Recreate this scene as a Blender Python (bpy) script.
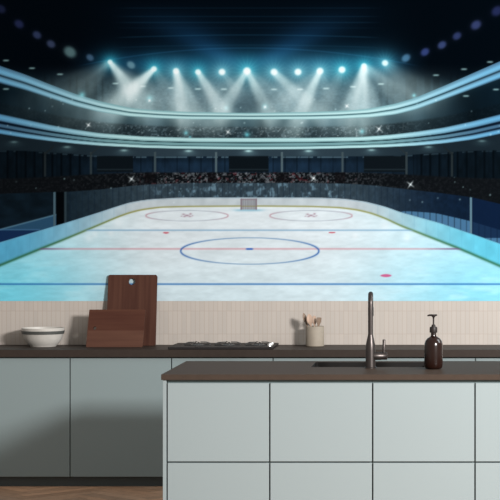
import bpy, bmesh, math, random
import numpy as np
from mathutils import Vector, Matrix

for o in list(bpy.data.objects):
    bpy.data.objects.remove(o)
S = bpy.context.scene
COL = S.collection

# ------------------------------------------------------------------ camera
F, VX, VY, HC = 2000.0, 440.0, 225.0, 1.715      # focal (px), vanishing point (px), eye height (m)
cam_d = bpy.data.cameras.new('camera')
cam = bpy.data.objects.new('camera', cam_d); COL.objects.link(cam)
cam_d.sensor_width = 36.0
cam_d.lens = 36.0 * F / 500.0
cam_d.shift_x = (250 - VX) / 500.0
cam_d.shift_y = (VY - 250) / 500.0
cam_d.clip_end = 100
cam.location = (0, 0, HC)
cam.rotation_euler = (math.pi / 2, 0, 0)
S.camera = cam

# ------------------------------------------------------------------ world and lights
w = bpy.data.worlds.new('world'); S.world = w; w.use_nodes = True
w.node_tree.nodes['Background'].inputs[0].default_value = (1.0, 0.95, 0.89, 1)
w.node_tree.nodes['Background'].inputs[1].default_value = 0.50
def area(name, loc, target, sx, sy, power, color):
    l = bpy.data.lights.new(name, 'AREA'); l.shape = 'RECTANGLE'; l.size = sx; l.size_y = sy
    l.energy = power; l.color = color
    o = bpy.data.objects.new(name, l); COL.objects.link(o); o.location = loc
    o.rotation_euler = (Vector(target) - Vector(loc)).to_track_quat('-Z', 'Y').to_euler()
    return o
area('window_light', (3.3, 5.9, 3.0), (-0.9, 12.0, 1.0), 1.1, 0.8, 950, (1.0, 0.985, 0.97))
area('side_fill_light', (2.5, 11.7, 3.1), (0.3, 12.5, 0.9), 1.2, 1.8, 85, (0.88, 0.96, 1.0))  # added fill lamp, no known window: brightens right wall and worktops
vs = S.view_settings
vs.view_transform = 'Standard'; vs.look = 'None'; vs.gamma = 1.0; vs.use_curve_mapping = False
vs.exposure = 0.0

# ------------------------------------------------------------------ helpers
def new_mat(name, color, rough=0.5, metal=0.0, spec=0.5, var=0.0, scale=(8, 8, 8), bump=0.0, transmission=0.0, ior=1.45, coat=0.0):
    m = bpy.data.materials.new(name); m.use_nodes = True
    nt = m.node_tree; b = nt.nodes['Principled BSDF']
    b.inputs['Base Color'].default_value = (*color, 1)
    b.inputs['Roughness'].default_value = rough
    b.inputs['Metallic'].default_value = metal
    b.inputs['Specular IOR Level'].default_value = spec
    b.inputs['Transmission Weight'].default_value = transmission
    b.inputs['IOR'].default_value = ior
    b.inputs['Coat Weight'].default_value = coat
    tc = nt.nodes.new('ShaderNodeTexCoord'); mp = nt.nodes.new('ShaderNodeMapping')
    mp.inputs['Scale'].default_value = scale
    nz = nt.nodes.new('ShaderNodeTexNoise'); nz.inputs['Scale'].default_value = 1.0
    nz.inputs['Detail'].default_value = 5
    nt.links.new(tc.outputs['Object'], mp.inputs[0]); nt.links.new(mp.outputs[0], nz.inputs['Vector'])
    if var:
        cr = nt.nodes.new('ShaderNodeValToRGB')
        cr.color_ramp.elements[0].position = 0.32; cr.color_ramp.elements[1].position = 0.68
        cr.color_ramp.elements[0].color = (*[c * (1 - var) for c in color], 1)
        cr.color_ramp.elements[1].color = (*[c * (1 + var) for c in color], 1)
        nt.links.new(nz.outputs['Fac'], cr.inputs[0]); nt.links.new(cr.outputs[0], b.inputs['Base Color'])
    if bump:
        bp = nt.nodes.new('ShaderNodeBump'); bp.inputs['Strength'].default_value = bump
        bp.inputs['Distance'].default_value = 0.002
        nt.links.new(nz.outputs['Fac'], bp.inputs['Height']); nt.links.new(bp.outputs[0], b.inputs['Normal'])
    return m

def link_mesh(name, bm, mat, parent=None, smooth=False, bevel=0.0, loc=(0, 0, 0)):
    bmesh.ops.recalc_face_normals(bm, faces=bm.faces)
    me = bpy.data.meshes.new(name); bm.to_mesh(me); bm.free()
    if mat: me.materials.append(mat)
    if smooth:
        for p in me.polygons: p.use_smooth = True
        me.set_sharp_from_angle(angle=math.radians(38))
    o = bpy.data.objects.new(name, me); COL.objects.link(o); o.location = loc
    if parent: o.parent = parent
    if bevel:
        md = o.modifiers.new('bevel', 'BEVEL'); md.width = bevel; md.segments = 3; md.limit_method = 'ANGLE'
        md.angle_limit = math.radians(40)
    return o

def box(bm, x0, x1, y0, y1, z0, z1):
    vs_ = [bm.verts.new(c) for c in ((x0,y0,z0),(x1,y0,z0),(x1,y1,z0),(x0,y1,z0),(x0,y0,z1),(x1,y0,z1),(x1,y1,z1),(x0,y1,z1))]
    for f in ((0,1,2,3),(4,5,6,7),(0,1,5,4),(1,2,6,5),(2,3,7,6),(3,0,4,7)):
        bm.faces.new([vs_[i] for i in f])

def lathe(bm, prof, seg=48, cx=0, cy=0):
    rings = []
    for r, z in prof:
        if r < 1e-6: rings.append([bm.verts.new((cx, cy, z))])
        else: rings.append([bm.verts.new((cx + r*math.cos(2*math.pi*i/seg), cy + r*math.sin(2*math.pi*i/seg), z)) for i in range(seg)])
    for a, b in zip(rings, rings[1:]):
        for i in range(seg):
            j = (i+1) % seg
            if len(a) == 1 and len(b) == 1: continue
            if len(a) == 1: bm.faces.new((a[0], b[i], b[j]))
            elif len(b) == 1: bm.faces.new((a[i], a[j], b[0]))
            else: bm.faces.new((a[i], a[j], b[j], b[i]))

def tube(bm, pts, radii, seg=20, cap=True, squash=1.0):
    pts = [Vector(p) for p in pts]; rings = []
    if not hasattr(radii, '__len__'): radii = [radii]*len(pts)
    t0 = (pts[1]-pts[0]).normalized()
    n = t0.orthogonal().normalized()
    for i, p in enumerate(pts):
        t = (pts[min(i+1, len(pts)-1)] - pts[max(i-1, 0)]).normalized()
        n = (n - t*n.dot(t)).normalized(); b = t.cross(n)
        rings.append([bm.verts.new(p + (n*math.cos(2*math.pi*k/seg) + b*math.sin(2*math.pi*k/seg)*squash)*radii[i]) for k in range(seg)])
    for a, b in zip(rings, rings[1:]):
        for k in range(seg): bm.faces.new((a[k], a[(k+1)%seg], b[(k+1)%seg], b[k]))
    if cap:
        bm.faces.new(rings[0]); bm.faces.new(rings[-1])

def thing(name, label, cat, loc=(0,0,0), rz=0, group=None):
    o = bpy.data.objects.new(name, None); COL.objects.link(o); o.empty_display_size = 0.05
    o.location = loc; o.rotation_euler = (0, 0, rz)
    return tag(o, label, cat, group)
def tag(o, label, cat, group=None):
    o['label'] = label; o['category'] = cat
    if group: o['group'] = group
    return o
def struct(o): o['kind'] = 'structure'; return o

# ------------------------------------------------------------------ key distances
YW = 13.605           # wall plane
YC = 13.072           # front edge of the back worktop
YI0, YI1 = 10.905, 11.985   # island worktop front / back edge
SW = F / YW           # px per metre on the wall
def wx(px): return (px - VX) / SW
def wz(py): return HC - (py - VY) / SW

XL, XR = wx(-150), wx(650)
# ------------------------------------------------------------------ materials
M_wall = new_mat('plaster', (0.55, 0.53, 0.5), 0.8, var=0.03, scale=(6, 6, 6))
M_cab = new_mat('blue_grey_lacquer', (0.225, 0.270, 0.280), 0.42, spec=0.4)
M_cabw = new_mat('blue_grey_lacquer_shaded', (0.186, 0.232, 0.238), 0.42, spec=0.4)  # darker copy of the island lacquer; dimmer light by the wall put into colour
M_carc = new_mat('cabinet_carcass', (0.10, 0.135, 0.135), 0.6)
M_plinth = new_mat('plinth_grey', (0.05, 0.066, 0.07), 0.5)
M_top = new_mat('brown_worktop', (0.048, 0.035, 0.0275), 0.5, spec=0.03, var=0.05, scale=(30, 30, 30))
M_top2 = new_mat('dark_worktop', (0.032, 0.024, 0.020), 0.5, spec=0.12, var=0.05, scale=(30, 30, 30))
M_steel = new_mat('dark_steel', (0.009, 0.008, 0.0075), 0.55, metal=0.0, spec=.15)
M_gun = new_mat('gunmetal', (0.058, 0.049, 0.046), 0.36, metal=0.75)
M_blackp = new_mat('black_plastic', (0.018, 0.014, 0.013), 0.45, spec=.25)
M_hob = new_mat('hob_black', (0.018, 0.016, 0.016), 0.5, spec=0.08)
M_iron = new_mat('cast_iron', (0.014, 0.013, 0.013), 0.5)
M_burn = new_mat('burner_alloy', (0.16, 0.155, 0.15), 0.4, metal=0.9)
M_chrome = new_mat('brushed_metal', (0.75, 0.74, 0.72), 0.28, metal=1.0)
M_amber = new_mat('amber_glass', (0.011, 0.0038, 0.0024), 0.2, spec=0.45, transmission=0.0, coat=0.0)
M_cer = new_mat('bowl_glaze', (0.46, 0.435, 0.40), 0.45, var=0.05, scale=(20, 20, 20))
M_band = new_mat('bowl_band', (0.06, 0.062, 0.058), 0.5)
M_pot = new_mat('stoneware', (0.245, 0.208, 0.165), 0.7, var=0.04, scale=(40, 40, 40))
M_spoon = new_mat('pale_wood', (0.33, 0.225, 0.165), 0.6, var=0.2, scale=(40, 40, 8))
M_spoon2 = new_mat('mid_wood', (0.17, 0.115, 0.08), 0.6, var=0.2, scale=(40, 40, 8))

def board_mat(name, scale, c0, c1):
    m = bpy.data.materials.new(name); m.use_nodes = True; nt = m.node_tree; b = nt.nodes['Principled BSDF']
    tc = nt.nodes.new('ShaderNodeTexCoord'); mp = nt.nodes.new('ShaderNodeMapping'); mp.inputs['Scale'].default_value = scale
    nz = nt.nodes.new('ShaderNodeTexNoise'); nz.inputs['Scale'].default_value = 1; nz.inputs['Detail'].default_value = 4
    cr = nt.nodes.new('ShaderNodeValToRGB')
    e = cr.color_ramp.elements
    e[0].position = .3; e[0].color = (*c0, 1); e[1].position = .72; e[1].color = (*c1, 1)
    nt.links.new(tc.outputs['Object'], mp.inputs[0]); nt.links.new(mp.outputs[0], nz.inputs['Vector'])
    nt.links.new(nz.outputs['Fac'], cr.inputs[0]); nt.links.new(cr.outputs[0], b.inputs['Base Color'])
    b.inputs['Roughness'].default_value = 0.55; b.inputs['Specular IOR Level'].default_value = 0.15
    return m
M_boardV = board_mat('walnut_upright', (38, 8, 1.6), (0.040, 0.013, 0.008), (0.066, 0.026, 0.016))
M_boardH = board_mat('walnut_lengthwise', (1.6, 8, 34), (0.048, 0.015, 0.009), (0.070, 0.026, 0.015))
M_boardH2 = board_mat('walnut_light_plank', (1.6, 8, 34), (0.062, 0.025, 0.016), (0.088, 0.038, 0.024))

# ------------------------------------------------------------------ structure
bm = bmesh.new(); box(bm, XL - .5, XR + .5, YW + .0125, YW + .2, 0, 3.95)
struct(link_mesh('wall_back', bm, M_wall))

# floor: oak herringbone laid on a dark base, one mesh
def floor_mesh():
    rng = random.Random(4)
    W, n = 0.095, 6
    me = bpy.data.meshes.new('floor'); V = []; Fc = []; colr = []
    x0, x1, y0, y1 = XL - .5, XR + .5, -.6, YW + .2
    V += [(x0, y0, -.004), (x1, y0, -.004), (x1, y1, -.004), (x0, y1, -.004)]; Fc.append((0, 1, 2, 3)); colr += [(.03, .02, .014, 1)]*4
    c, s = math.cos(math.pi/4), math.sin(math.pi/4)
    g = .0012
    N = 140
    for m_ in range(-26, 26):
        for k in range(-N, N):
            for typ in (0, 1):
                ox, oy = k + n*m_, k - n*m_
                if typ == 0: r = (ox, oy, ox+n, oy+1)
                else: r = (ox-1, oy, ox, oy+n)
                cx_, cy_ = (r[0]+r[2])/2*W, (r[1]+r[3])/2*W
                X, Y = cx_*c - cy_*s - 1, cx_*s + cy_*c + 7
                if not (x0 + .25 < X < x1 - .25 and y0 + .25 < Y < y1 - .2): continue
                if Y < 8.0: continue
                t = rng.uniform(.72, 1.22); h = rng.uniform(-.04, .04)
                cc = (.42*t*(1+h), .25*t, .155*t*(1-h), 1)
                q = []
                for (a, b_) in ((r[0]*W+g, r[1]*W+g), (r[2]*W-g, r[1]*W+g), (r[2]*W-g, r[3]*W-g), (r[0]*W+g, r[3]*W-g)):
                    V.append((a*c - b_*s - 1, a*s + b_*c + 7, 0)); q.append(len(V)-1); colr.append(cc)
                Fc.append(tuple(q))
    V += [(x0, y0, 0), (x1, y0, 0), (x1, 8.0, 0), (x0, 8.0, 0)]; k = len(V); Fc.append((k-4, k-3, k-2, k-1)); colr += [(.25, .16, .105, 1)]*4
    me.from_pydata(V, [], Fc); me.update()
    at = me.color_attributes.new('plank', 'FLOAT_COLOR', 'POINT')
    at.data.foreach_set('color', np.array(colr, dtype=np.float32).ravel())
    m = bpy.data.materials.new('oak_herringbone'); m.use_nodes = True; nt = m.node_tree; b = nt.nodes['Principled BSDF']
    a = nt.nodes.new('ShaderNodeAttribute'); a.attribute_name = 'plank'
    tc = nt.nodes.new('ShaderNodeTexCoord'); nz = nt.nodes.new('ShaderNodeTexNoise'); nz.inputs['Scale'].default_value = 14; nz.inputs['Detail'].default_value = 6
    nz.inputs['Distortion'].default_value = 1.5
    mr = nt.nodes.new('ShaderNodeMapRange'); mr.inputs['To Min'].default_value = .6; mr.inputs['To Max'].default_value = 1.4
    mx = nt.nodes.new('ShaderNodeVectorMath'); mx.operation = 'SCALE'
    nt.links.new(tc.outputs['Object'], nz.inputs['Vector']); nt.links.new(nz.outputs['Fac'], mr.inputs['Value'])
    nt.links.new(a.outputs['Color'], mx.inputs[0]); nt.links.new(mr.outputs[0], mx.inputs['Scale'])
    nt.links.new(mx.outputs[0], b.inputs['Base Color']); b.inputs['Roughness'].default_value = .45
    me.materials.append(m)
    o = bpy.data.objects.new('floor', me); COL.objects.link(o); struct(o)
floor_mesh()

# ------------------------------------------------------------------ tiled backsplash
def tile_mat():
    m = bpy.data.materials.new('stacked_pink_beige_tile'); m.use_nodes = True; nt = m.node_tree; b = nt.nodes['Principled BSDF']
    tc = nt.nodes.new('ShaderNodeTexCoord'); sp = nt.nodes.new('ShaderNodeSeparateXYZ'); cb = nt.nodes.new('ShaderNodeCombineXYZ')
    nt.links.new(tc.outputs['Object'], sp.inputs[0])
    az = nt.nodes.new('ShaderNodeMath'); az.operation = 'ADD'; az.inputs[1].default_value = 10*.1565 - .9735
    ax = nt.nodes.new('ShaderNodeMath'); ax.operation = 'ADD'; ax.inputs[1].default_value = 30.0
    nt.links.new(sp.outputs['X'], ax.inputs[0]); nt.links.new(sp.outputs['Z'], az.inputs[0])
    nt.links.new(ax.outputs[0], cb.inputs[0]); nt.links.new(az.outputs[0], cb.inputs[1])
    br = nt.nodes.new('ShaderNodeTexBrick'); br.offset = 0; br.squash = 1
    br.inputs['Scale'].default_value = 1; br.inputs['Brick Width'].default_value = .0306; br.inputs['Row Height'].default_value = .1565
    br.inputs['Mortar Size'].default_value = .0014; br.inputs['Mortar Smooth'].default_value = .3; br.inputs['Bias'].default_value = 0
    br.inputs['Color1'].default_value = (.365, .327, .293, 1); br.inputs['Color2'].default_value = (.39, .347, .31, 1)
    br.inputs['Mortar'].default_value = (.31, .258, .22, 1)
    nt.links.new(cb.outputs[0], br.inputs['Vector']); nt.links.new(br.outputs['Color'], b.inputs['Base Color'])
    bp = nt.nodes.new('ShaderNodeBump'); bp.inputs['Strength'].default_value = .15; bp.inputs['Distance'].default_value = .001; bp.invert = True
    nt.links.new(br.outputs['Fac'], bp.inputs['Height']); nt.links.new(bp.outputs[0], b.inputs['Normal'])
    b.inputs['Roughness'].default_value = .55; b.inputs['Specular IOR Level'].default_value = .3
    return m
ZM = wz(301)      # bottom edge of the mural / top of the tiles
bm = bmesh.new(); box(bm, XL, XR, YW, YW + .0115, .9005, ZM - .0005)
tag(link_mesh('tile_backsplash', bm, tile_mat()), 'band of narrow stacked beige tiles between dark worktop and ice rink mural', 'backsplash')

# ------------------------------------------------------------------ the printed mural
def smoothstep(a, b, x):
    t = np.clip((x - a) / (b - a), 0, 1); return t*t*(3-2*t)
def vnoise(X, Y, seed):
    xi = np.floor(X).astype(np.int64); yi = np.floor(Y).astype(np.int64); fx = X - xi; fy = Y - yi
    fx = fx*fx*(3-2*fx); fy = fy*fy*(3-2*fy)
    def h(a, b):
        n = (a*374761393 + b*668265263 + seed*2147483647) & 0xffffffff
        n = ((n ^ (n >> 13)) * 1274126177) & 0xffffffff
        return ((n ^ (n >> 16)) & 0xffff) / 65535.0
    return (h(xi, yi)*(1-fx) + h(xi+1, yi)*fx)*(1-fy) + (h(xi, yi+1)*(1-fx) + h(xi+1, yi+1)*fx)*fy
def fbm(X, Y, seed, octv=4):
    r = 0; a = .5; t = 0
    for i in range(octv):
        r = r + a*vnoise(X*2**i, Y*2**i, seed+i*17); t += a; a *= .55
    return r/t

def paint(U, V):
    """colours of the printed picture (0..255, sRGB) in mural coordinates"""
    sh = U.shape
    I = np.zeros(sh + (3,))
    def C(*c): return np.array(c, float)
    def mix(mask, col):
        nonlocal I
        m = np.clip(mask, 0, 1)[..., None]; I = I*(1-m) + col*m
    def screen(mask, col):
        nonlocal I
        m = mask[..., None]*np.array(col)/255.0
        I = 255 - (255-I)*(1-np.clip(m, 0, 1))
    def below(yc, soft=.5): return smoothstep(-soft, soft, V - yc)
    def above(yc, soft=.5): return 1 - below(yc, soft)
    ax = np.abs(U - 248)
    # --- dark roof
    I += C(2, 7, 13)
    screen(smoothstep(190, 60, ax)*smoothstep(-30, 62, V)*.28, (10, 36, 56))
    for yy, a in ((8, .5), (16.5, .55), (22.5, .7), (35, .9), (28, .3), (45, .5)):
        y_ = yy + (ax/140)**2*3*(yy > 30)
        screen(np.exp(-((V-y_)/.6)**2)*smoothstep(138, 112, ax)*a*.6, (16, 38, 50))
    y_ = 46 + (ax/150)**2*14
    screen(np.exp(-((V-y_-2)/.7)**2)*smoothstep(175, 150, ax)*.6, (14, 34, 50))
    for s in (-1, 1):
        d = (U-248)*s; t = (68-V)
        ctr = 12 + t*1.35; wd = 10 + t*.55
        screen(np.exp(-((d-ctr)/wd)**2)*smoothstep(72, 50, V)*smoothstep(-5, 60, V)*.62, (18, 54, 88))
    screen(np.exp(-((V-64)/12.)**2)*smoothstep(185, 120, ax)*.6, (20, 66, 96))
    # --- upper stands seen through haze
    hz = smoothstep(62, 92, V)
    cen = smoothstep(242, 105, ax)
    n1 = fbm(U/26, V/15, 3)
    base = (C(10, 22, 30)[None, None]*(1-cen[..., None]) + C(66, 90, 98)[None, None]*cen[..., None])*(.6+.7*n1[..., None])
    mix(hz*.97, base)
    grain = fbm(U/2.3, V/1.6, 8, 3)-.5
    I *= (1 + hz*cen*.45*grain)[..., None]
    # vertical faint structure on the sides
    I *= (1 - .25*smoothstep(.55, .8, vnoise(U/3.2, V*0+3, 5))*smoothstep(70, 85, V)*smoothstep(110, 160, ax))[..., None]
    # bands
    cx_ = [-150, -50, 0, 25, 50, 75, 100, 130, 160, 190, 250, 310, 340, 370, 395, 416, 444, 472, 500, 550, 650]
    c1 = np.interp(U, cx_, [22, 57, 75.5, 83, 92, 100.5, 107, 112.4, 114.6, 115.8, 116.2, 115.8, 115, 113.2, 109.5, 104, 93.4, 82.2, 71, 52, 18])
    for k in (1,):
        pass
    def crv(xs, ys):
        f = np.arange(-160, 661, 1.0); y = np.interp(f, xs, ys); ker = np.exp(-np.linspace(-2, 2, 21)**2); ker /= ker.sum()
        yp = np.pad(y, 10, mode='reflect', reflect_type='odd'); y = np.convolve(yp, ker, 'valid'); return np.interp(U, f, y)
    c1 = crv(cx_, [22, 57, 75.5, 83, 92, 100.5, 107, 112.4, 114.6, 115.8, 116.2, 115.8, 115, 113.2, 109.5, 104, 93.4, 82.2, 71, 52, 18])
    up1 = np.interp(ax, [0, 110, 150, 200, 250, 400], [2.6, 3.6, 5.2, 7, 9, 14])
    lo1 = np.interp(ax, [0, 110, 150, 200, 250, 400], [3.4, 4.0, 5.4, 6.4, 8, 12])
    tx = [-150, -50, 0, 25, 50, 75, 100, 145, 190, 250, 310, 360, 388, 416, 444, 472, 500, 550, 650]
    T2 = crv(tx, [88, 105, 114, 119.5, 125, 129.5, 133.2, 136.6, 137.8, 138, 137.8, 137, 135, 131.8, 127.6, 121.5, 114.5, 102, 80])
    B2 = crv(tx, [112, 126, 134, 138, 141.2, 143.8, 145.8, 148, 149, 149.6, 149.2, 148, 147.2, 145.8, 143.5, 139.8, 134, 124, 104])
    # --- between the bands
    mid = below(c1 + lo1 - .5)
    cen2 = smoothstep(240, 120, ax)
    colm = .55 + .7*fbm(U/22, V/60, 31, 2)
    b2 = (C(10, 24, 33)*(1-cen2[..., None]) + C(48, 70, 78)*cen2[..., None])*colm[..., None]
    mix(mid, b2)
    crowd = below(T2 - 11, 1.5)*mid
    cn = fbm(U/2.0, V/1.7, 12, 3)
    screen(mid*smoothstep(215, 110, ax)*(.15+.85*smoothstep(.35, .7, vnoise(U/17, V*0, 71)))*.24, (110, 140, 150))
    mix(crowd*(.2+.35*cen2), (C(12, 18, 22) + C(72, 82, 86)*smoothstep(.42, .85, cn)[..., None])*(.3+.7*smoothstep(190, 90, ax)[..., None]))
    screen(mid*crowd*smoothstep(.80, .93, vnoise(U/1.4, V/1.4, 77))*smoothstep(190, 100, ax)*.4, (150, 160, 160))
    # --- light beams
    def beam(x0, y0, x1, y1, w0, w1, a, col=(190, 224, 222), end=1.0):
        dx, dy = x1-x0, y1-y0; L = math.hypot(dx, dy); dx /= L; dy /= L
        t = ((U-x0)*dx + (V-y0)*dy)/L; p = (U-x0)*(-dy) + (V-y0)*dx
        wd = (w0*.85 + (w1-w0*.85)*np.clip(t, 0, 2))*1.18
        m = np.exp(-(np.abs(p)/wd)**3)*smoothstep(-.01, .05, t)*np.clip(1.0-.52*t, 0, 1)*smoothstep(1.45*end, .9*end, t)
        screen(m*a*(.85+.25*fbm(U/5, V/9, 55, 2)), col)
    beam(110, 62, 148, 112, 2, 12, .9); beam(110, 62, 128, 92, 2, 8, .4); beam(110, 62, 60, 116, 3, 14, .28); beam(110, 62, 22, 108, 3, 15, .20); beam(110, 62, 190, 120, 3, 10, .25)
    beam(154, 69, 108, 116, 2, 12, .95); beam(154, 69, 84, 122, 3, 12, .3); beam(154, 69, 128, 92, 2, 6, .3); beam(154, 69, 185, 116, 3, 10, .22)
    beam(176, 71, 184, 124, 3, 7, .75); beam(176, 71, 200, 120, 3, 8, .62); beam(176, 71, 178, 124, 3, 10, .3)
    beam(198, 72, 226, 118, 2.4, 8, .75); beam(198, 72, 222, 116, 3, 12, .3); beam(222, 72, 262, 122, 2, 9, .2)
    beam(247, 71, 215, 124, 2.5, 8.5, .8); beam(247, 71, 272, 120, 2.5, 8, .8); beam(247, 71, 190, 118, 3, 12, .22); beam(247, 71, 305, 120, 3, 11, .25)
    beam(274, 72, 322, 116, 3, 9, .65); beam(274, 72, 300, 124, 3, 10, .2)
    beam(320, 71, 292, 132, 2.5, 9, .88); beam(320, 71, 262, 122, 3, 12, .3); beam(320, 71, 335, 124, 3, 12, .2)
    beam(364, 66, 344, 122, 3, 8, .7); beam(364, 66, 358, 132, 3, 11, .85); beam(364, 66, 374, 122, 3, 10, .5); beam(364, 66, 412, 106, 3, 12, .42); beam(364, 66, 440, 100, 3, 14, .2)
    beam(342, 70, 318, 118, 3, 9, .2); beam(385, 63, 430, 100, 4, 16, .22)
    screen(np.exp(-((V-97)/19.)**2)*smoothstep(225, 90, ax)*.36, (108, 138, 146))
    # re-darken the gap right under the centre lamp
    mix(np.exp(-((U-247)/14.)**2 - ((V-106)/14.)**2)*.45, C(34, 50, 60))
    mix(np.exp(-((U-202)/9.)**2 - ((V-98)/11.)**2)*.2, C(34, 50, 60))
    # --- bands drawn over the haze
    edge = smoothstep(110, 262, ax)[..., None]
    bright = C(188, 228, 229)*(1-edge) + C(92, 156, 194)*edge
    midc = C(124, 170, 174)*(1-edge) + C(66, 102, 130)*edge
    dark = C(18, 44, 52)*(1-edge) + C(6, 16, 30)*edge
    # upper
    d = V - c1
    m_all = smoothstep(-1, -.2, (d + up1))*smoothstep(.2, -.9, (d - lo1))
    mix(m_all, midc)
    mix(np.exp(-((d + up1*.45)/(up1*.36))**2)*m_all, bright)
    mix(np.exp(-((d - lo1*.55)/(lo1*.3))**2)*m_all, bright)
    mix(np.exp(-((d - lo1*.92)/(lo1*.1))**2)*m_all*.4*edge[..., 0], dark)
    mix(np.exp(-((d)/(.55+.55*edge[..., 0]))**2)*.9, dark)
    screen(np.exp(-(d/7)**2)*.16, (130, 200, 205))
    # lower
    s = (V - T2)/(B2 - T2)
    m2 = smoothstep(-.04, .05, s)*smoothstep(1.04, .95, s)
    mix(m2, midc*.95)
    mix(m2*np.exp(-((s-.17)/.15)**2), bright)
    mix(m2*np.exp(-((s-.88)/.10)**2), bright)
    mix(m2*np.exp(-((s-.42)/(.045+.035*edge[..., 0]))**4)*.95, dark)
    mix(m2*np.exp(-((s-.70)/(.03+.03*edge[..., 0]))**4)*.8, dark)
    # --- concourse under the lower band
    und = below(B2)
    I *= (1-und)[..., None]
    far = smoothstep(60, 230, ax)[..., None]
    ceil_c = C(44, 60, 70)*(1-far) + C(22, 33, 40)*far
    I += und[..., None]*ceil_c
    wt = 156.3 - 6*smoothstep(120, 250, ax); wb = 173 + 6*smoothstep(90, 250, ax)
    strip = below(wt)*above(wb)*und
    glass = (C(17, 30, 42)*(1-far) + C(8, 16, 22)*far)*(.8 + .5*fbm(U/5, V/9, 41, 2)[..., None])
    glass = glass + (C(6, 10, 15)*smoothstep(.2, .6, (V-wt)/14)[..., None])*(1-far)
    mix(strip, glass)
    mix(np.exp(-((V-wt-.8)/.7)**2)*strip*.75*(1-far[..., 0]*.7)*(vnoise(U/5, V*0, 9) > .3), C(96, 124, 136))
    vl = smoothstep(.75, .5, np.abs(((U-3) % 12) - 6)); mix(strip*vl*.35, C(5, 12, 18))
    vl2 = smoothstep(1.3, .8, np.abs(((U-3) % 9) - 4.5))*(ax > 165); mix(strip*vl2*.65, C(3, 7, 11))
    for a, b in ((229, 268.5), (97, 133), (364, 405.5)):
        r = smoothstep(a-.6, a+.4, U)*smoothstep(b+.6, b-.4, U)*below(156)*above(172)
        mix(r, C(13, 20, 25)); mix(r*np.exp(-((V-169.5)/.6)**2)*.7, C(40, 52, 58))
    for x_, yt, arm in ((45, 150, -1), (91, 150, -1), (155, 150, 0), (216, 150, 0), (282, 150, 0), (342.5, 150, 0), (406.5, 150, 1), (452, 150, 1)):
        k = 1 - abs(x_-248)/330
        r = smoothstep(1.4, .7, np.abs(U-x_))*below(yt+2)*above(176.5)*und
        mix(r*.9, C(92, 112, 118)*k)
        if arm:
            xx = x_ - arm*0; dd = (U - xx)*(-arm) - 0; yl = yt + 4 - dd*.9
            r = smoothstep(1.5, .8, np.abs(V-yl))*(dd > -1)*(dd < 9)*und; mix(r*.7, C(70, 86, 92)*k)
    for x_, y_ in ((14, 142), (67, 147), (124, 150.4), (188.5, 151), (248.5, 151), (308.5, 151), (371.5, 150), (428.5, 147), (482, 141)):
        k = max(.35, 1 - abs(x_-248)/330)
        screen(np.exp(-((U-x_)/3.6)**2 - ((V-y_)/1.1)**2)*.95*k*und, (170, 225, 222))
        screen(np.exp(-((U-x_)/8)**2 - ((V-y_-2)/3.)**2)*.3*k*und, (120, 170, 175))
    # seated crowd
    gl_xs = [-150, 0, 56, 65, 100, 130, 150, 190, 250, 310, 345, 375, 400, 440, 470, 500, 650]
    gt = crv(gl_xs, [205, 194, 192, 192, 189.5, 186, 184.4, 183, 183, 183, 183.6, 185.5, 188.5, 193, 197, 204, 240])
    ct = 172.5 + 6*smoothstep(100, 250, ax)
    cm = below(ct, 1.2)*und
    cn = fbm(U/1.9, V/1.7, 91, 3); kk = smoothstep(150, 40, ax)*.6 + (1-far[..., 0])*.22 + .06
    crowdc = C(13, 16, 19) + C(88, 90, 92)*(smoothstep(.42, .8, cn)*kk)[..., None]
    mix(cm, crowdc)
    red = smoothstep(.74, .9, vnoise(U/2.0, V/1.8, 301))*cm*kk*(ax < 110)
    mix(red*.38, C(120, 30, 38)); wh = smoothstep(.8, .93, vnoise(U/1.5, V/1.5, 302))*cm*kk; mix(wh*.5, C(160, 162, 165))
    mix(smoothstep(11, 8, np.abs(U-210))*smoothstep(3, 1, np.abs(V-177.5))*.0, C(10, 8, 10))
    for x_, h_ in ((212, 5), (282, 7), (150, 6), (340, 6)):
        mix(smoothstep(h_, h_-1.5, np.abs(U-x_))*cm*above(183)*.7, C(14, 13, 15))
    # rink glass
    Tb_xs = [-150, 0, 65, 100, 115, 130, 150, 180, 250, 320, 345, 365, 385, 400, 440, 472, 500, 650]
    Tb = crv(Tb_xs, [286, 242.3, 223, 212, 207, 202.3, 199.2, 197.7, 197.4, 197.7, 198.8, 201.5, 206.5, 212, 223, 234, 243.6, 295])
    Bb_xs = [-150, 0, 40, 70, 100, 118, 130, 142, 160, 190, 250, 310, 340, 358, 372, 385, 400, 458, 500, 650]
    Bb = crv(Bb_xs, [326, 265.3, 249, 237, 224.4, 216.8, 212.5, 209.6, 207.2, 206.4, 206, 206.4, 207.6, 210, 213.4, 218.2, 225.4, 248, 266, 330])
    gm = below(gt)*above(Tb)
    gf = smoothstep(90, 215, ax)[..., None]
    right = (U > 248)[..., None]
    gc = C(52, 68, 78)*(1-gf) + (C(14, 29, 48)*right + C(18, 32, 42)*(1-right))*gf
    blot = fbm(U/3.4, V/4.2, 210, 3)
    gc = gc*(.8+.35*blot[..., None]) + (C(52, 66, 72)*(smoothstep(.52, .8, blot)*smoothstep(115, 70, ax)*.8)[..., None])
    mix(gm*.97, gc)
    mix(gm*smoothstep(.6, .2, np.abs(((U*1.0) % 6.1)-3))*.35, C(16, 30, 46))
    # lighter low boards behind the side glass, right and left
    rb = crv([-150, 398, 405, 435, 470, 500, 650], [250, 212, 211, 213, 221, 230, 270])
    mix(gm*below(rb)*smoothstep(398, 404, U)*.85, C(76, 122, 158)*(1-.3*smoothstep(.9, .3, np.abs((U % 6.1)-3)))[..., None])
    mix(gm*(U > 471)*above(238)*.8, C(12, 28, 54))
    lb = 229.5 - (U)*.265
    lft = gm*(U < 56)
    mix(lft, C(15, 27, 36)*(.7+.5*fbm(U/9, V/6, 19, 2))[..., None])
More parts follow.
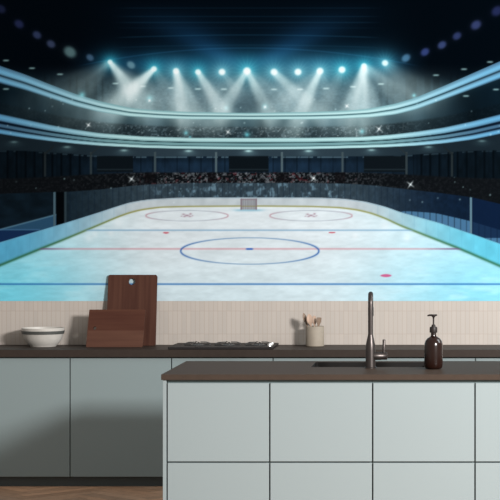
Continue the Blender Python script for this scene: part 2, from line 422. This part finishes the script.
    mix(lft*below(lb)*.9, C(44, 82, 112)); mix(lft*np.exp(-((V-lb)/.8)**2)*.8, C(90, 130, 152))
    mix(lft*below(230.5)*.9, C(20, 42, 78)); mix(lft*np.exp(-((V-229.6)/.5)**2)*(U < 40)*.7, C(70, 110, 150))
    mix(gm*(U > 56)*(U < 64.5), C(4, 7, 10))
    for x_, k in ((54.6, .9), (65.3, .55), (471, 1.1)):
        mix(smoothstep(1.4, .8, np.abs(U-x_))*below(gt)*above(Tb), C(90, 120, 134)*k*.9)
    # boards
    bm_ = below(Tb)*above(Bb)
    bf = smoothstep(100, 245, ax)[..., None]
    bc = C(196, 206, 210)*(1-bf) + (C(98, 196, 220)*right + C(92, 178, 214)*(1-right))*bf
    bc = bc*(.92 + .12*fbm(U/7, V/9, 61, 2)[..., None])
    mix(bm_, bc)
    mix(bm_*smoothstep(.5, .1, np.abs((U % 12.)-6))*.12*(ax > 120), C(60, 120, 160))
    mix(np.exp(-((V-Tb-.6)/.6)**2)*.35*bm_, C(120, 160, 185))
    # --- ice
    ice = below(Bb)
    leftk = smoothstep(165, 0, U)[..., None]; rightk = smoothstep(310, 500, U)[..., None]
    down = smoothstep(225, 300, V)[..., None]
    ic = C(224, 233, 236)*np.ones(sh+(3,))
    ic = ic*(1-.85*leftk*(.4+.6*down)) + C(74, 212, 240)*(.85*leftk*(.4+.6*down))
    ic = ic*(1-.75*rightk*(.4+.6*down)) + C(92, 212, 240)*(.75*rightk*(.4+.6*down))
    ic = ic*(1-.28*down) + C(196, 234, 242)*(.28*down)
    sc = fbm(U/9 + V/30, V/2.6, 400, 4); sc2 = fbm(U/38, V/9, 410, 4)
    ic = ic*(1 + .10*(sc-.5) + .07*(sc2-.5))[..., None]
    ic = ic + C(40, 14, 6)*(smoothstep(.5, .75, sc2)*.5*down[..., 0]*(leftk+rightk)[..., 0])[..., None]
    mix(ice, ic)
    for x_, y_, r_ in ((89, 238, 4), (95, 234, 3), (111, 233, 3), (407, 238, 4), (355, 236, 3), (118, 222, 5), (385, 226, 5)):
        screen(np.exp(-((U-x_)/r_)**2 - ((V-y_)/(r_*1.1))**2)*.35*ice, (230, 245, 250))
    # yellow-green kick line
    yk = smoothstep(100, 220, ax)[..., None]
    kc = C(150, 146, 78)*(1-yk) + C(52, 112, 84)*yk
    wk = .75 + .9*smoothstep(60, 250, ax)
    mix(np.exp(-((V-Bb)/wk)**2)*.9, kc)
    # lines on the ice
    def hline(y, wdt, col, a, m=1): mix(np.exp(-((V-y)/wdt)**2)*a*ice*m, np.array(col, float))
    hline(230.2, .75, (122, 164, 196), .8)
    hline(248.9, .8, (206, 122, 132), .62); hline(248.9, .8, (74, 70, 120), .7, smoothstep(170, 212, ax))
    hline(284.1, .85, (36, 104, 176), .85)
    def ell(cx, cy, rx, ry, wx_, wy_, col, a):
        q = np.sqrt(((U-cx)/rx)**2 + ((V-cy)/ry)**2)
        gx = (U-cx)/rx**2/np.maximum(q, 1e-3); gy = (V-cy)/ry**2/np.maximum(q, 1e-3); g = np.sqrt(gx*gx+gy*gy)
        side = np.clip(((U-cx)/rx)**2, 0, 1); wd = wy_ + (wx_-wy_)*side
        mix(np.exp(-((q-1)/np.maximum(g, 1e-4)/wd)**2)*a*ice, col)
    sid = (np.clip((np.abs(U-249.5)/69), 0, 1)**3)[..., None]
    ell(249.8, 251, 69, 13.2, .9, .5, C(116, 150, 186)*(1-sid) + C(48, 96, 168)*sid, .88)
    for cx in (187, 311):
        s2 = np.clip((np.abs(U-cx)/41), 0, 1)**4
        ell(cx, 215.7, 41, 5.2, .7, .38, C(150, 158, 172)*(1-s2[..., None]) + C(178, 116, 126)*s2[..., None], .62)
        for dx, dy, w_, h_ in ((-3.5, -1.2, 1.5, .6), (0, 0, 2.4, .8), (3.5, -1.5, 1.2, .8), (-2.5, 1.2, 1.4, .5), (3, 1.2, 1.6, .5), (-5.5, .8, .9, .4), (5.5, .3, .9, .4)):
            mix(np.exp(-((U-cx-dx)/w_)**2 - ((V-215.4-dy)/h_)**2)*.6, C(130, 72, 90))
    def dot(x, y, rx, ry, col, a=.9): mix(smoothstep(1.25, .75, np.sqrt(((U-x)/rx)**2+((V-y)/ry)**2))*a, np.array(col, float))
    dot(249.5, 249, 4, 1.1, (60, 110, 190)); dot(166, 232.8, 3.2, .9, (200, 90, 104), .8); dot(332, 232.6, 3.4, .9, (200, 90, 104), .8)
    dot(386, 275.6, 5.4, 1.5, (204, 76, 124), .85)
    # goal
    mix(np.exp(-((U-248.5)/15)**4 - ((V-210.2)/1.2)**2)*.7, C(120, 178, 202))
    g = smoothstep(240.0, 241.2, U)*smoothstep(257.6, 256.4, U)*below(198.6)*above(209.6)
    mix(g*.85, C(150, 152, 156)); mix(g*((U % 1.9) < .8)*.25, C(90, 92, 98))
    for x_ in (241.3, 256.3): mix(smoothstep(1.1, .5, np.abs(U-x_))*below(198.6)*above(209.8)*.85, C(132, 118, 126))
    mix(g*np.exp(-((V-199.3)/.7)**2)*.8, C(138, 118, 126)); mix(g*np.exp(-((V-206.3)/.5)**2)*.5, C(140, 130, 60))
    # --- lamps
    for x_, y_, r_, k, cyan in ((110, 62, 2.4, .85, 1), (154, 69, 2.8, .95, 1), (176, 71, 3, 1, .3), (198, 72, 2.8, .95, 1), (222, 72, 3.2, 1, .2), (247, 71, 3.6, 1.1, .8),
                          (274, 72, 3.3, 1, .3), (298, 72, 3.3, 1, .2), (320, 71, 3.3, 1, .3), (342, 69.7, 3.3, 1, .9), (364, 66, 2.8, .95, 1), (385, 63, 3.0, .85, .5)):
        rr = np.sqrt((U-x_)**2 + ((V-y_)*1.05)**2)
        cc = np.array((40, 200, 226))*cyan + np.array((120, 200, 220))*(1-cyan)
        screen(np.exp(-(rr/(r_*2.7))**1.3)*.8*k, cc); screen(np.exp(-(rr/(r_*5))**1.4)*.22*k, (40, 120, 165))
        screen(smoothstep(r_*1.45, r_*.55, rr)*.97*k, (226, 255, 255))
        for an in range(9):
            th = an*math.pi/9 + x_; px_ = (U-x_)*math.cos(th)+(V-y_)*math.sin(th); pp = -(U-x_)*math.sin(th)+(V-y_)*math.cos(th)
            screen(np.exp(-(pp/.7)**2 - (px_/(r_*3.2))**2)*.13*k, (130, 230, 240))
    for x_, y_, r_, k, cc in ((131, 65, 4, .5, (150, 190, 196)), (90, 57.5, 3.6, .5, (96, 130, 170)), (70, 52, 6, .55, (130, 176, 176)), (51, 44, 4.2, .42, (104, 118, 170)),
                              (37, 35, 4.2, .40, (94, 108, 172)), (19, 24, 4.6, .34, (78, 84, 160)), (1, 9, 4.6, .26, (78, 84, 150)), (406, 58, 4.2, .6, (90, 144, 190)), (425, 52, 4.2, .5, (78, 96, 186)),
                              (442, 45, 4.2, .48, (90, 108, 182)), (457, 36, 4.2, .42, (84, 98, 176)), (476, 25, 5, .44, (92, 104, 180)), (497, 11, 5.4, .36, (72, 78, 160))):
        rr = np.sqrt(((U-x_)*.95 + (V-y_)*.25*np.sign(x_-248))**2 + ((V-y_))**2)
        screen(smoothstep(r_*1.3, r_*.5, rr)*k*.8, cc); screen(np.exp(-(rr/r_)**2)*k*.35, cc)
    # small ceiling panels
    for x_, y_ in ((6, 60.5), (32, 68.2), (60, 74.3), (115.5, 83.5), (143, 86.3), (171, 88), (198, 89), (224, 89.2), (274, 89.4), (300, 89.4), (326, 88.5), (353, 86.8), (381, 84), (436, 75.2), (464, 69.2), (490, 62), (6, 89), (466, 96), (496, 89.5)):
        k = .85 if abs(x_-248) > 170 else 1.0
        screen(np.exp(-((U-x_)/3.0)**4 - ((V-y_)/.9)**2)*.72*k, (170, 216, 214))
    # small cyan glints and stars
    for x_, y_, r_ in ((149.5, 98.5, 3), (82, 95, 2.8), (226, 108, 2.2), (265, 106.5, 2.4), (186, 133, 2), (247, 134.7, 2.4), (414, 95.5, 1.8), (362, 131.5, 2.2), (190, 137, 1)):
        rr = np.hypot(U-x_, V-y_); screen(np.exp(-(rr/r_)**1.5)*.75, (90, 220, 236))
    for x_, y_, r_ in ((88.5, 125, 3.2), (131.5, 179, 4.2), (228, 132, 3.6), (313.5, 178.4, 4), (379, 129, 4.4), (410.5, 184.5, 4.6), (347, 106, 2.8), (149.5, 100.5, 2), (265, 107, 2)):
        a_ = (U-x_)*.8 + (V-y_)*.6; b_ = -(U-x_)*.6 + (V-y_)*.8
        for p, q in ((a_, b_), (b_, a_)):
            screen(np.exp(-np.abs(q)/.5)*np.clip(1-np.abs(p)/(r_*1.25), 0, 1)*1.1, (235, 250, 250))
    rg = random.Random(11)
    for i in range(110):
        x_ = rg.uniform(-60, 560); y_ = rg.choice([rg.uniform(98, 112), rg.uniform(122, 136), rg.uniform(176, 205)])
        if y_ > 176 and 190 < x_ < 310: continue
        screen(np.exp(-(np.hypot(U-x_, V-y_)/rg.uniform(.6, 1.0))**2)*rg.uniform(.15, .5), (170, 210, 215))
    return np.clip(I, 0, 255)

INK = np.array((1.60, 1.56, 1.51))     # one overall ink density for the whole sheet
def mural():
    st = 0.7
    us = np.arange(-150, 650.01, st); vs2 = np.arange(-80, 301.01, st); vs2[-1] = 301
    U, V = np.meshgrid(us.astype(np.float32), vs2.astype(np.float32))
    rgb = paint(U, V)/255.0
    lin = np.where(rgb <= .04045, rgb/12.92, ((rgb+.055)/1.055)**2.4)
    lin = np.clip(lin/INK, 0, .97)
    ny, nx = U.shape
    x = (U - VX)/SW; z = HC - (V - VY)/SW
    co = np.stack([x, np.full_like(x, YW), z], -1).reshape(-1, 3)
    idx = np.arange(nx*ny).reshape(ny, nx)
    q = np.stack([idx[1:, :-1], idx[1:, 1:], idx[:-1, 1:], idx[:-1, :-1]], -1).reshape(-1, 4)
    # thickness: the sheet's border is folded back to the wall
    y1 = YW + .012
    border = np.concatenate([idx[0, :], idx[1:, -1], idx[-1, -2::-1], idx[-2:0:-1, 0]])
    bco = co[border].copy(); bco[:, 1] = y1
    n0 = nx*ny; nb = len(border); bi = np.arange(nb)
    q2 = np.stack([border, np.roll(border, -1), n0 + np.roll(bi, -1), n0 + bi], -1)
    co = np.concatenate([co, bco]); q = np.concatenate([q, q2])
    colr = np.concatenate([lin.reshape(-1, 3), lin.reshape(-1, 3)[border]])
    colr = np.concatenate([colr, np.ones((len(colr), 1))], 1).astype(np.float32)
    me = bpy.data.meshes.new('wall_mural')
    me.vertices.add(len(co)); me.vertices.foreach_set('co', co.astype(np.float32).ravel())
    me.loops.add(q.size); me.loops.foreach_set('vertex_index', q.astype(np.int32).ravel())
    me.polygons.add(len(q)); me.polygons.foreach_set('loop_start', np.arange(0, q.size, 4, dtype=np.int32))
    me.update(calc_edges=True); me.shade_flat()
    at = me.color_attributes.new('print', 'FLOAT_COLOR', 'POINT'); at.data.foreach_set('color', colr.ravel())
    m = bpy.data.materials.new('printed_wall_covering'); m.use_nodes = True; nt = m.node_tree; b = nt.nodes['Principled BSDF']
    a = nt.nodes.new('ShaderNodeAttribute'); a.attribute_name = 'print'
    nt.links.new(a.outputs['Color'], b.inputs['Base Color'])
    b.inputs['Roughness'].default_value = .7; b.inputs['Specular IOR Level'].default_value = 0.0
    me.materials.append(m)
    o = bpy.data.objects.new('wall_mural', me); COL.objects.link(o)
    tag(o, 'large wall mural of a floodlit ice hockey rink and dark stands above the tiles', 'mural')
mural()

# ------------------------------------------------------------------ back run of cabinets
ZP = .065
seams = [-234, -132.5, -31, 70, 171.5, 273, 374, 475.5, 577]
YD = YC + .02
def cx_at(px, y): return (px - VX)*y/F
cab_labels = [
    'blue-grey base cabinet with one flat door, past the left frame edge',
    'blue-grey base cabinet with one flat door, next left from the one under the bowl',
    'blue-grey base cabinet at the left of the picture, under the shallow bowl',
    'blue-grey base cabinet under the two cutting boards',
    'blue-grey base cabinet under the black hob, behind the island corner',
    'blue-grey base cabinet under the utensil pot, left of the tap',
    'blue-grey base cabinet behind the island, its door top showing behind the soap bottle',
    'blue-grey base cabinet at the right picture edge, right of the soap bottle']
for i in range(2, 8):
    xa, xb = cx_at(seams[i], YD), cx_at(seams[i+1], YD); W2 = (xb-xa)/2
    t = thing('base_cabinet', cab_labels[i], 'cabinet', ((xa+xb)/2, YD, 0), group='base cabinets along the wall')
    bm = bmesh.new(); box(bm, -W2+.0005, W2-.0005, .021, YW-YD-.002, ZP+.001, .848)
    link_mesh('cabinet_body', bm, M_carc, t)
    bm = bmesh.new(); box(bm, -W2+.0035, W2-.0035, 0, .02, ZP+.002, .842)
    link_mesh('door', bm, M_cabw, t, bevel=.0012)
bm = bmesh.new(); box(bm, cx_at(seams[2], YD), cx_at(seams[8], YD), YD+.045, YD+.063, 0, ZP)
tag(link_mesh('plinth_board', bm, M_plinth), 'long dark grey toe-kick board under the wall cabinets on the wooden floor', 'plinth')
bm = bmesh.new(); box(bm, cx_at(seams[2], YD)-.01, cx_at(seams[8], YD)+.01, YC, YW-.001, .851, .9)
tag(link_mesh('worktop', bm, M_top2, bevel=.002), 'long dark brown worktop along the tiled wall carrying bowl and hob', 'worktop')

# ------------------------------------------------------------------ island
IX = [-1.491, -.930, -.368, .191, .753]
YF = YI0 + .014
lab = ['pale blue-grey island cabinet with two flat drawers, at the island\'s left end',
       'pale blue-grey island cabinet with two flat drawers, second from the left end',
       'pale blue-grey island cabinet with two flat drawers, under the soap bottle',
       'pale blue-grey island cabinet with two flat drawers, cut off by the right picture edge']
for i in range(4):
    xa, xb = IX[i], IX[i+1]; W2 = (xb-xa)/2
    t = thing('island_cabinet', lab[i], 'cabinet', ((xa+xb)/2, YF, 0), group='drawer cabinets of the island')
    bm = bmesh.new(); box(bm, -W2+.0006, W2-.0006, .021, 1.04, 0, .64); box(bm, -W2+.0006, W2-.0006, .021, .12, .64, .868)
    link_mesh('cabinet_body', bm, M_carc, t)
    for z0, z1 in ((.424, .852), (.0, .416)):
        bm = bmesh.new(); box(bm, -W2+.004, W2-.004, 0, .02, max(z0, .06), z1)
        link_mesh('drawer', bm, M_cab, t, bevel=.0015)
bm = bmesh.new(); box(bm, IX[0]-.022, IX[0]-.003, YF-.002, YI1-.02, 0, .868)
tag(link_mesh('end_panel', bm, M_cab, bevel=.001), 'narrow pale panel closing the left end of the island', 'panel')
# worktop with the sink cut-out
SX0, SX1 = -.742, -.06; SY0, SY1 = 11.475, 11.90
bm = bmesh.new()
xs = [IX[0]-.030, SX0, SX1, IX[4]+.03]; ys = [YI0, SY0, SY1, YI1]
grid = {}
for zi, z in enumerate((.87, .9)):
    for a, x in enumerate(xs):
        for b_, y in enumerate(ys): grid[a, b_, zi] = bm.verts.new((x, y, z))
for a in range(3):
    for b_ in range(3):
        if a == 1 and b_ == 1: continue
        for zi in (0, 1): bm.faces.new([grid[a, b_, zi], grid[a+1, b_, zi], grid[a+1, b_+1, zi], grid[a, b_+1, zi]])
for a in range(3):
    for b_ in (0, 3): bm.faces.new([grid[a, b_, 0], grid[a+1, b_, 0], grid[a+1, b_, 1], grid[a, b_, 1]])
    for c_ in (0, 3): bm.faces.new([grid[c_, a, 0], grid[c_, a+1, 0], grid[c_, a+1, 1], grid[c_, a, 1]])
for b_ in (1, 2): bm.faces.new([grid[1, b_, 0], grid[2, b_, 0], grid[2, b_, 1], grid[1, b_, 1]])
for c_ in (1, 2): bm.faces.new([grid[c_, 1, 0], grid[c_, 2, 0], grid[c_, 2, 1], grid[c_, 1, 1]])
tag(link_mesh('island_worktop', bm, M_top, bevel=.0015), 'brown island worktop in the foreground with a sink cut into it', 'worktop')
# sink
t = thing('kitchen_sink', 'dark rectangular undermount sink set into the brown island worktop', 'sink', ((SX0+SX1)/2, (SY0+SY1)/2, .67))
hx, hy = (SX1-SX0)/2+.004, (SY1-SY0)/2+.004
bm = bmesh.new()
def ring(hx, hy, z, r=.03, n=5):
    out = []
    for sx, sy, a0 in ((1, 1, 0), (-1, 1, 90), (-1, -1, 180), (1, -1, 270)):
        for k in range(n+1):
            a = math.radians(a0 + 90*k/n); out.append(bm.verts.new((sx*(hx-r) + r*math.cos(a), sy*(hy-r) + r*math.sin(a), z)))
    return out
prof = [ring(hx-.0055, hy-.0055, .2292, .012), ring(hx-.0075, hy-.0075, .2292, .012), ring(hx-.012, hy-.012, .03, .02), ring(hx-.03, hy-.03, .006, .02), ring(.05, .05, .002, .03)]
out2 = [ring(hx-.0055, hy-.0055, .228, .012), ring(hx-.006, hy-.006, .2, .012), ring(hx-.008, hy-.008, .02, .02), ring(hx-.03, hy-.03, 0, .02)]
for rs in (prof, out2):
    for a, b_ in zip(rs, rs[1:]):
        n_ = len(a)
        for k in range(n_): bm.faces.new((a[k], a[(k+1) % n_], b_[(k+1) % n_], b_[k]))
n_ = len(prof[0])
for k in range(n_): bm.faces.new((prof[0][k], prof[0][(k+1) % n_], out2[0][(k+1) % n_], out2[0][k]))
bm.faces.new(prof[-1]); bm.faces.new(out2[-1])
link_mesh('basin', bm, M_steel, t)
bm = bmesh.new(); lathe(bm, [(0, .004), (.012, .004), (.03, .008), (.04, .005), (.04, .0025), (0, .0025)], 32)
link_mesh('drain', bm, M_chrome, t, smooth=True)

# ------------------------------------------------------------------ tap
YT = F*.815/(368.0-VY); kt = YT/F
t = thing('kitchen_tap', 'tall slim gunmetal mixer tap standing on the island in front of the sink', 'tap', ((370.5-VX)*kt, YT, .9))
bm = bmesh.new(); lathe(bm, [(0, 0), (.035, 0), (.035, .004), (.031, .007), (0, .007)], 40); link_mesh('base_ring', bm, M_gun, t, smooth=True)
bm = bmesh.new(); lathe(bm, [(0, .007), (.0290, .007), (.0285, .03), (.0275, .10), (.0262, .135), (.0200, .165), (.0155, .185), (.0150, .19), (0, .19)], 40)
link_mesh('tap_body', bm, M_gun, t, smooth=True)
bm = bmesh.new()
pts = [(0, 0, .18), (0, 0, .25), (0, 0, .32), (0, 0, .362)]
R_ = .058; dirx, diry = -.02, 1.0
for k in range(1, 15):
    a = math.pi*k/14; pts.append((dirx*R_*(1-math.cos(a)), diry*R_*(1-math.cos(a)), .362 + R_*math.sin(a)))
pts += [(dirx*2*R_, diry*2*R_, .35), (dirx*2*R_, diry*2*R_, .33)]
tube(bm, pts, .0142, 24); link_mesh('spout', bm, M_gun, t, smooth=True)
bm = bmesh.new(); tube(bm, [(dirx*2*R_, diry*2*R_, .345), (dirx*2*R_, diry*2*R_, .338), (dirx*2*R_, diry*2*R_, .295), (dirx*2*R_, diry*2*R_, .29)], [.0145, .0165, .0165, .015], 24)
link_mesh('spray_head', bm, M_gun, t, smooth=True)
bm = bmesh.new(); tube(bm, [(.018, 0, .068), (.06, 0, .068), (.062, 0, .068), (.093, 0, .068), (.095, 0, .068)], [.0225, .0225, .021, .021, .019], 28)
hub = link_mesh('lever_hub', bm, M_gun, t, smooth=True)
bm = bmesh.new(); tube(bm, [(.076, 0, .08), (.076, 0, .10), (.077, 0, .160), (.077, 0, .163)], [.0088, .0084, .0084, .0065], 16)
link_mesh('lever', bm, M_gun, hub, smooth=True)

# ------------------------------------------------------------------ soap bottle
YB = F*.815/(369.0-VY); kb = YB/F
t = thing('soap_bottle', 'brown glass pump bottle standing on the island to the right of the tap', 'soap bottle', ((433.5-VX)*kb, YB, .9))
bm = bmesh.new()
prof = [(0, .002), (.040, .002), (.046, .005), (.0510, .014), (.0525, .03), (.0525, .132), (.0510, .146), (.046, .160), (.036, .173), (.022, .182), (.0165, .186), (.0150, .192), (.0150, .212), (0, .212)]
lathe(bm, prof, 56); link_mesh('bottle', bm, M_amber, t, smooth=True)
bm = bmesh.new(); lathe(bm, [(0, .206), (.0210, .206), (.0220, .209), (.0220, .232), (.0200, .238), (.012, .240), (.0105, .249), (.0075, .252), (0, .252)], 40)
col = link_mesh('collar', bm, M_blackp, t, smooth=True)
bm = bmesh.new(); lathe(bm, [(0, .25), (.0045, .25), (.0045, .285), (.006, .292), (.0125, .300), (.014, .305), (.0135, .308), (0, .309)], 32)
tube(bm, [(0, 0, .3035), (-.02, .002, .3045), (-.030, .003, .303), (-.034, .003, .299)], [.006, .0055, .0045, .0035], 16)
tube(bm, [(0, 0, .3035), (.012, 0, .3045), (.021, 0, .3045)], [.006, .0055, .004], 16)
link_mesh('pump', bm, M_blackp, col, smooth=True)

# ------------------------------------------------------------------ bowl
def back_xy(px, py):
    y = F*.815/(py - VY); return ((px-VX)*y/F, y)
x, y = back_xy(43, 346.3)
t = thing('serving_bowl', 'shallow off-white bowl with a dark band below its rim, on the left worktop', 'bowl', (x, y, .9))
bm = bmesh.new()
lathe(bm, [(0, .004), (.078, .004), (.080, 0), (.086, 0), (.088, .004), (.102, .016), (.117, .036), (.128, .058), (.1345, .080), (.1385, .091), (.141, .108), (.1425, .122), (.1405, .125),
           (.1375, .123), (.134, .106), (.128, .078), (.118, .05), (.098, .022), (.07, .012), (0, .010)], 72)
link_mesh('bowl', bm, M_cer, t, smooth=True)
bm = bmesh.new(); lathe(bm, [(.1375, .0845), (.1405, .0860), (.1440, .104), (.1425, .1065), (.1390, .1062), (.1355, .086), (.1375, .0845)], 72)
link_mesh('band', bm, M_band, t, smooth=True)

# ------------------------------------------------------------------ cutting boards
def board(W, H, T, r, hole, plank=None, n=8):
    """board outline with rounded corners and a round hole; local x across, z up, y thickness 0..T"""
    bm = bmesh.new()
    out = []
    for sx, sz, a0 in ((1, 1, 0), (0, 1, 90), (0, 0, 180), (1, 0, 270)):
        for k in range(n+1):
            a = math.radians(a0 + 90*k/n); out.append(((W-r if sx else r) + r*math.cos(a), (H-r if sz else r) + r*math.sin(a)))
    hx_, hz_, hr = hole; nh = 28
    hol = [(hx_ + hr*math.cos(2*math.pi*k/nh), hz_ + hr*math.sin(2*math.pi*k/nh)) for k in range(nh)]
    layers = []
    for y in (0, T):
        vo = [bm.verts.new((a, y, b)) for a, b in out]; vh = [bm.verts.new((a, y, b)) for a, b in hol]
        eo = [bm.edges.new((vo[i], vo[(i+1) % len(vo)])) for i in range(len(vo))]
        eh = [bm.edges.new((vh[i], vh[(i+1) % nh])) for i in range(nh)]
        bmesh.ops.triangle_fill(bm, edges=eo+eh, use_beauty=True)
        layers.append((vo, vh))
    for j in (0, 1):
        a, b = layers[0][j], layers[1][j]
        for i in range(len(a)): bm.faces.new((a[i], a[(i+1) % len(a)], b[(i+1) % len(a)], b[i]))
    return bm
# tall one, top edge against the wall
x, y = back_xy(106.1, 345.75)
H1 = .484; lean = math.asin((YW - y - .020)/H1)
o = link_mesh('cutting_board', board(.333, H1, .018, .014, (.163, H1-.046, .023)), M_boardV, bevel=.002)
o.location = (x, y, .9008); o.rotation_euler = (-lean, 0, 0)
tag(o, 'tall upright dark wooden cutting board with a round hole near its top, against the mural', 'cutting board')
# small one in front
x2, y2 = back_xy(86.8, 346.9)
lean2 = lean + math.radians(2.5)
t = thing('cutting_board', 'small dark wooden cutting board lying on its long side in front of the tall one', 'cutting board', (x2, y2-.03, .9008))
t.rotation_euler = (-lean2, 0, 0)
def small_planks():
    W, H, T = .376, .254, .018
    full = board(W, H, T, .006, (.047, .128, .011))
    lo = full.copy()
    for b_, zc, clear_hi in ((full, .112, False), (lo, .112, True)):
        bmesh.ops.bisect_plane(b_, geom=b_.verts[:]+b_.edges[:]+b_.faces[:], plane_co=(0, 0, zc), plane_no=(0, 0, 1), clear_outer=clear_hi, clear_inner=not clear_hi)
        bmesh.ops.holes_fill(b_, edges=[e for e in b_.edges if e.is_boundary])
    return full, lo
hi, lo = small_planks()
for bmx, mt, nm in ((hi, M_boardH, 'upper_plank'), (lo, M_boardH2, 'lower_plank')):
    # slight shear of the ends, as in the photo
    for v in bmx.verts: v.co.x += .012*(v.co.z/.247)
    link_mesh(nm, bmx, mt, t)

# ------------------------------------------------------------------ utensil pot with spoons
x, y = back_xy(315.0, 346.2)
t = thing('utensil_pot', 'beige cylindrical stoneware pot holding wooden spoons beside the black hob', 'pot', (x, y, .9))
bm = bmesh.new(); lathe(bm, [(0, 0), (.058, 0), (.0615, .003), (.062, .008), (.062, .133), (.0605, .135), (.058, .1335), (.057, .128), (.057, .01), (0, .008)], 56)
link_mesh('pot_body', bm, M_pot, t, smooth=True)
def utensil(name, label, dx, dy, tipx, tipz, w_, h_, mat, rot, kind):
    o = thing(name, label, 'utensil', (x+dx*.3, y+dy*.3, .912), group='wooden utensils in the pot')
    base = Vector((0, 0, 0)); end = Vector((tipx - dx*.3, dy*.7, tipz-.012))
    bm = bmesh.new(); d = (end-base)
    tube(bm, [base, base+d*.5, base+d*.88], [.0055, .005, .006], 14); link_mesh('handle', bm, mat, o, smooth=True)
    bm = bmesh.new(); n = 14; rr = []; pp = []
    u = d.normalized()
    for k in range(n+1):
        s = k/n; pp.append(end + u*((s-.5)*h_))
        if kind == 'spoon': r = w_/2*math.sqrt(max(.02, 1-(2*s-1)**2))*(1 if s > .5 else (.35+.65*smooth01(s*2)))
        else: r = w_/2*(.5+.5*smooth01(min(1, s*1.7)))*(1 if s < .93 else .9)
        rr.append(max(r, .003))
    tube(bm, pp, rr, 20, squash=.28)
    h = link_mesh('spoon_bowl' if kind == 'spoon' else 'blade', bm, mat, o, smooth=True)
def smooth01(t): t = min(1, max(0, t)); return t*t*(3-2*t)
utensil('wooden_spoon', 'darker narrow wooden spoon leaning left in the beige pot', -.05, -.005, -.066, .184, .034, .080, M_spoon2, 0, 'spoon')
utensil('wooden_spoon', 'pale round-headed wooden spoon in the middle of the beige pot', -.02, -.03, -.033, .176, .054, .085, M_spoon, 0, 'spoon')
utensil('wooden_spoon', 'pale wooden spoon behind the round-headed one in the beige pot', .0, .03, -.006, .168, .042, .075, M_spoon, 0, 'spoon')
utensil('wooden_spatula', 'short wooden spatula leaning right in the beige pot', .03, .0, .026, .166, .040, .055, M_spoon2, 0, 'spatula')

# ------------------------------------------------------------------ hob
HX0, HX1, HY0, HY1 = -1.78, -1.095, 13.085, 13.575
t = thing('gas_hob', 'flat black gas hob on the dark worktop with three burners and metal knobs', 'hob', ((HX0+HX1)/2, (HY0+HY1)/2, .9))
hw, hd = (HX1-HX0)/2, (HY1-HY0)/2
bm = bmesh.new(); box(bm, -hw, hw, -hd, hd, .0005, .0155); link_mesh('hob_plate', bm, M_hob, t, bevel=.003)
for k, px in enumerate((197.5, 228, 258.5)):      # three burners in a row
    bx_ = cx_at(px, 13.33) - (HX0+HX1)/2
    bm = bmesh.new(); lathe(bm, [(0, .013), (.045, .013), (.045, .018), (.038, .021), (.036, .022), (0, .022)], 32, bx_, 0)
    bnr = link_mesh('burner', bm, M_burn, t, smooth=True)
    bm = bmesh.new(); lathe(bm, [(0, .022), (.031, .022), (.031, .026), (.026, .028), (0, .028)], 32, bx_, 0)
    link_mesh('burner_cap', bm, M_iron, bnr, smooth=True)
    bm = bmesh.new()
    for a in range(4):
        th = a*math.pi/2 + .3; c, s = math.cos(th), math.sin(th)
        tube(bm, [(bx_+.088*c, .088*s, .0135), (bx_+.086*c, .086*s, .026), (bx_+.06*c, .06*s, .034), (bx_+.02*c, .02*s, .035)], .0035, 10)
    pr = 16
    for a in range(pr):
        t0, t1 = 2*math.pi*a/pr, 2*math.pi*(a+1)/pr
        tube(bm, [(bx_+.085*math.cos(t0), .085*math.sin(t0), .0165), (bx_+.085*math.cos(t1), .085*math.sin(t1), .0165)], .003, 8)
    link_mesh('pan_support', bm, M_iron, t, smooth=True)
for yy in (-.13, -.04, .05):
    bm = bmesh.new(); lathe(bm, [(0, .013), (.015, .013), (.0145, .018), (.0125, .030), (.0115, .032), (0, .032)], 28, hw-.030, yy)
    link_mesh('knob', bm, M_chrome, t, smooth=True)
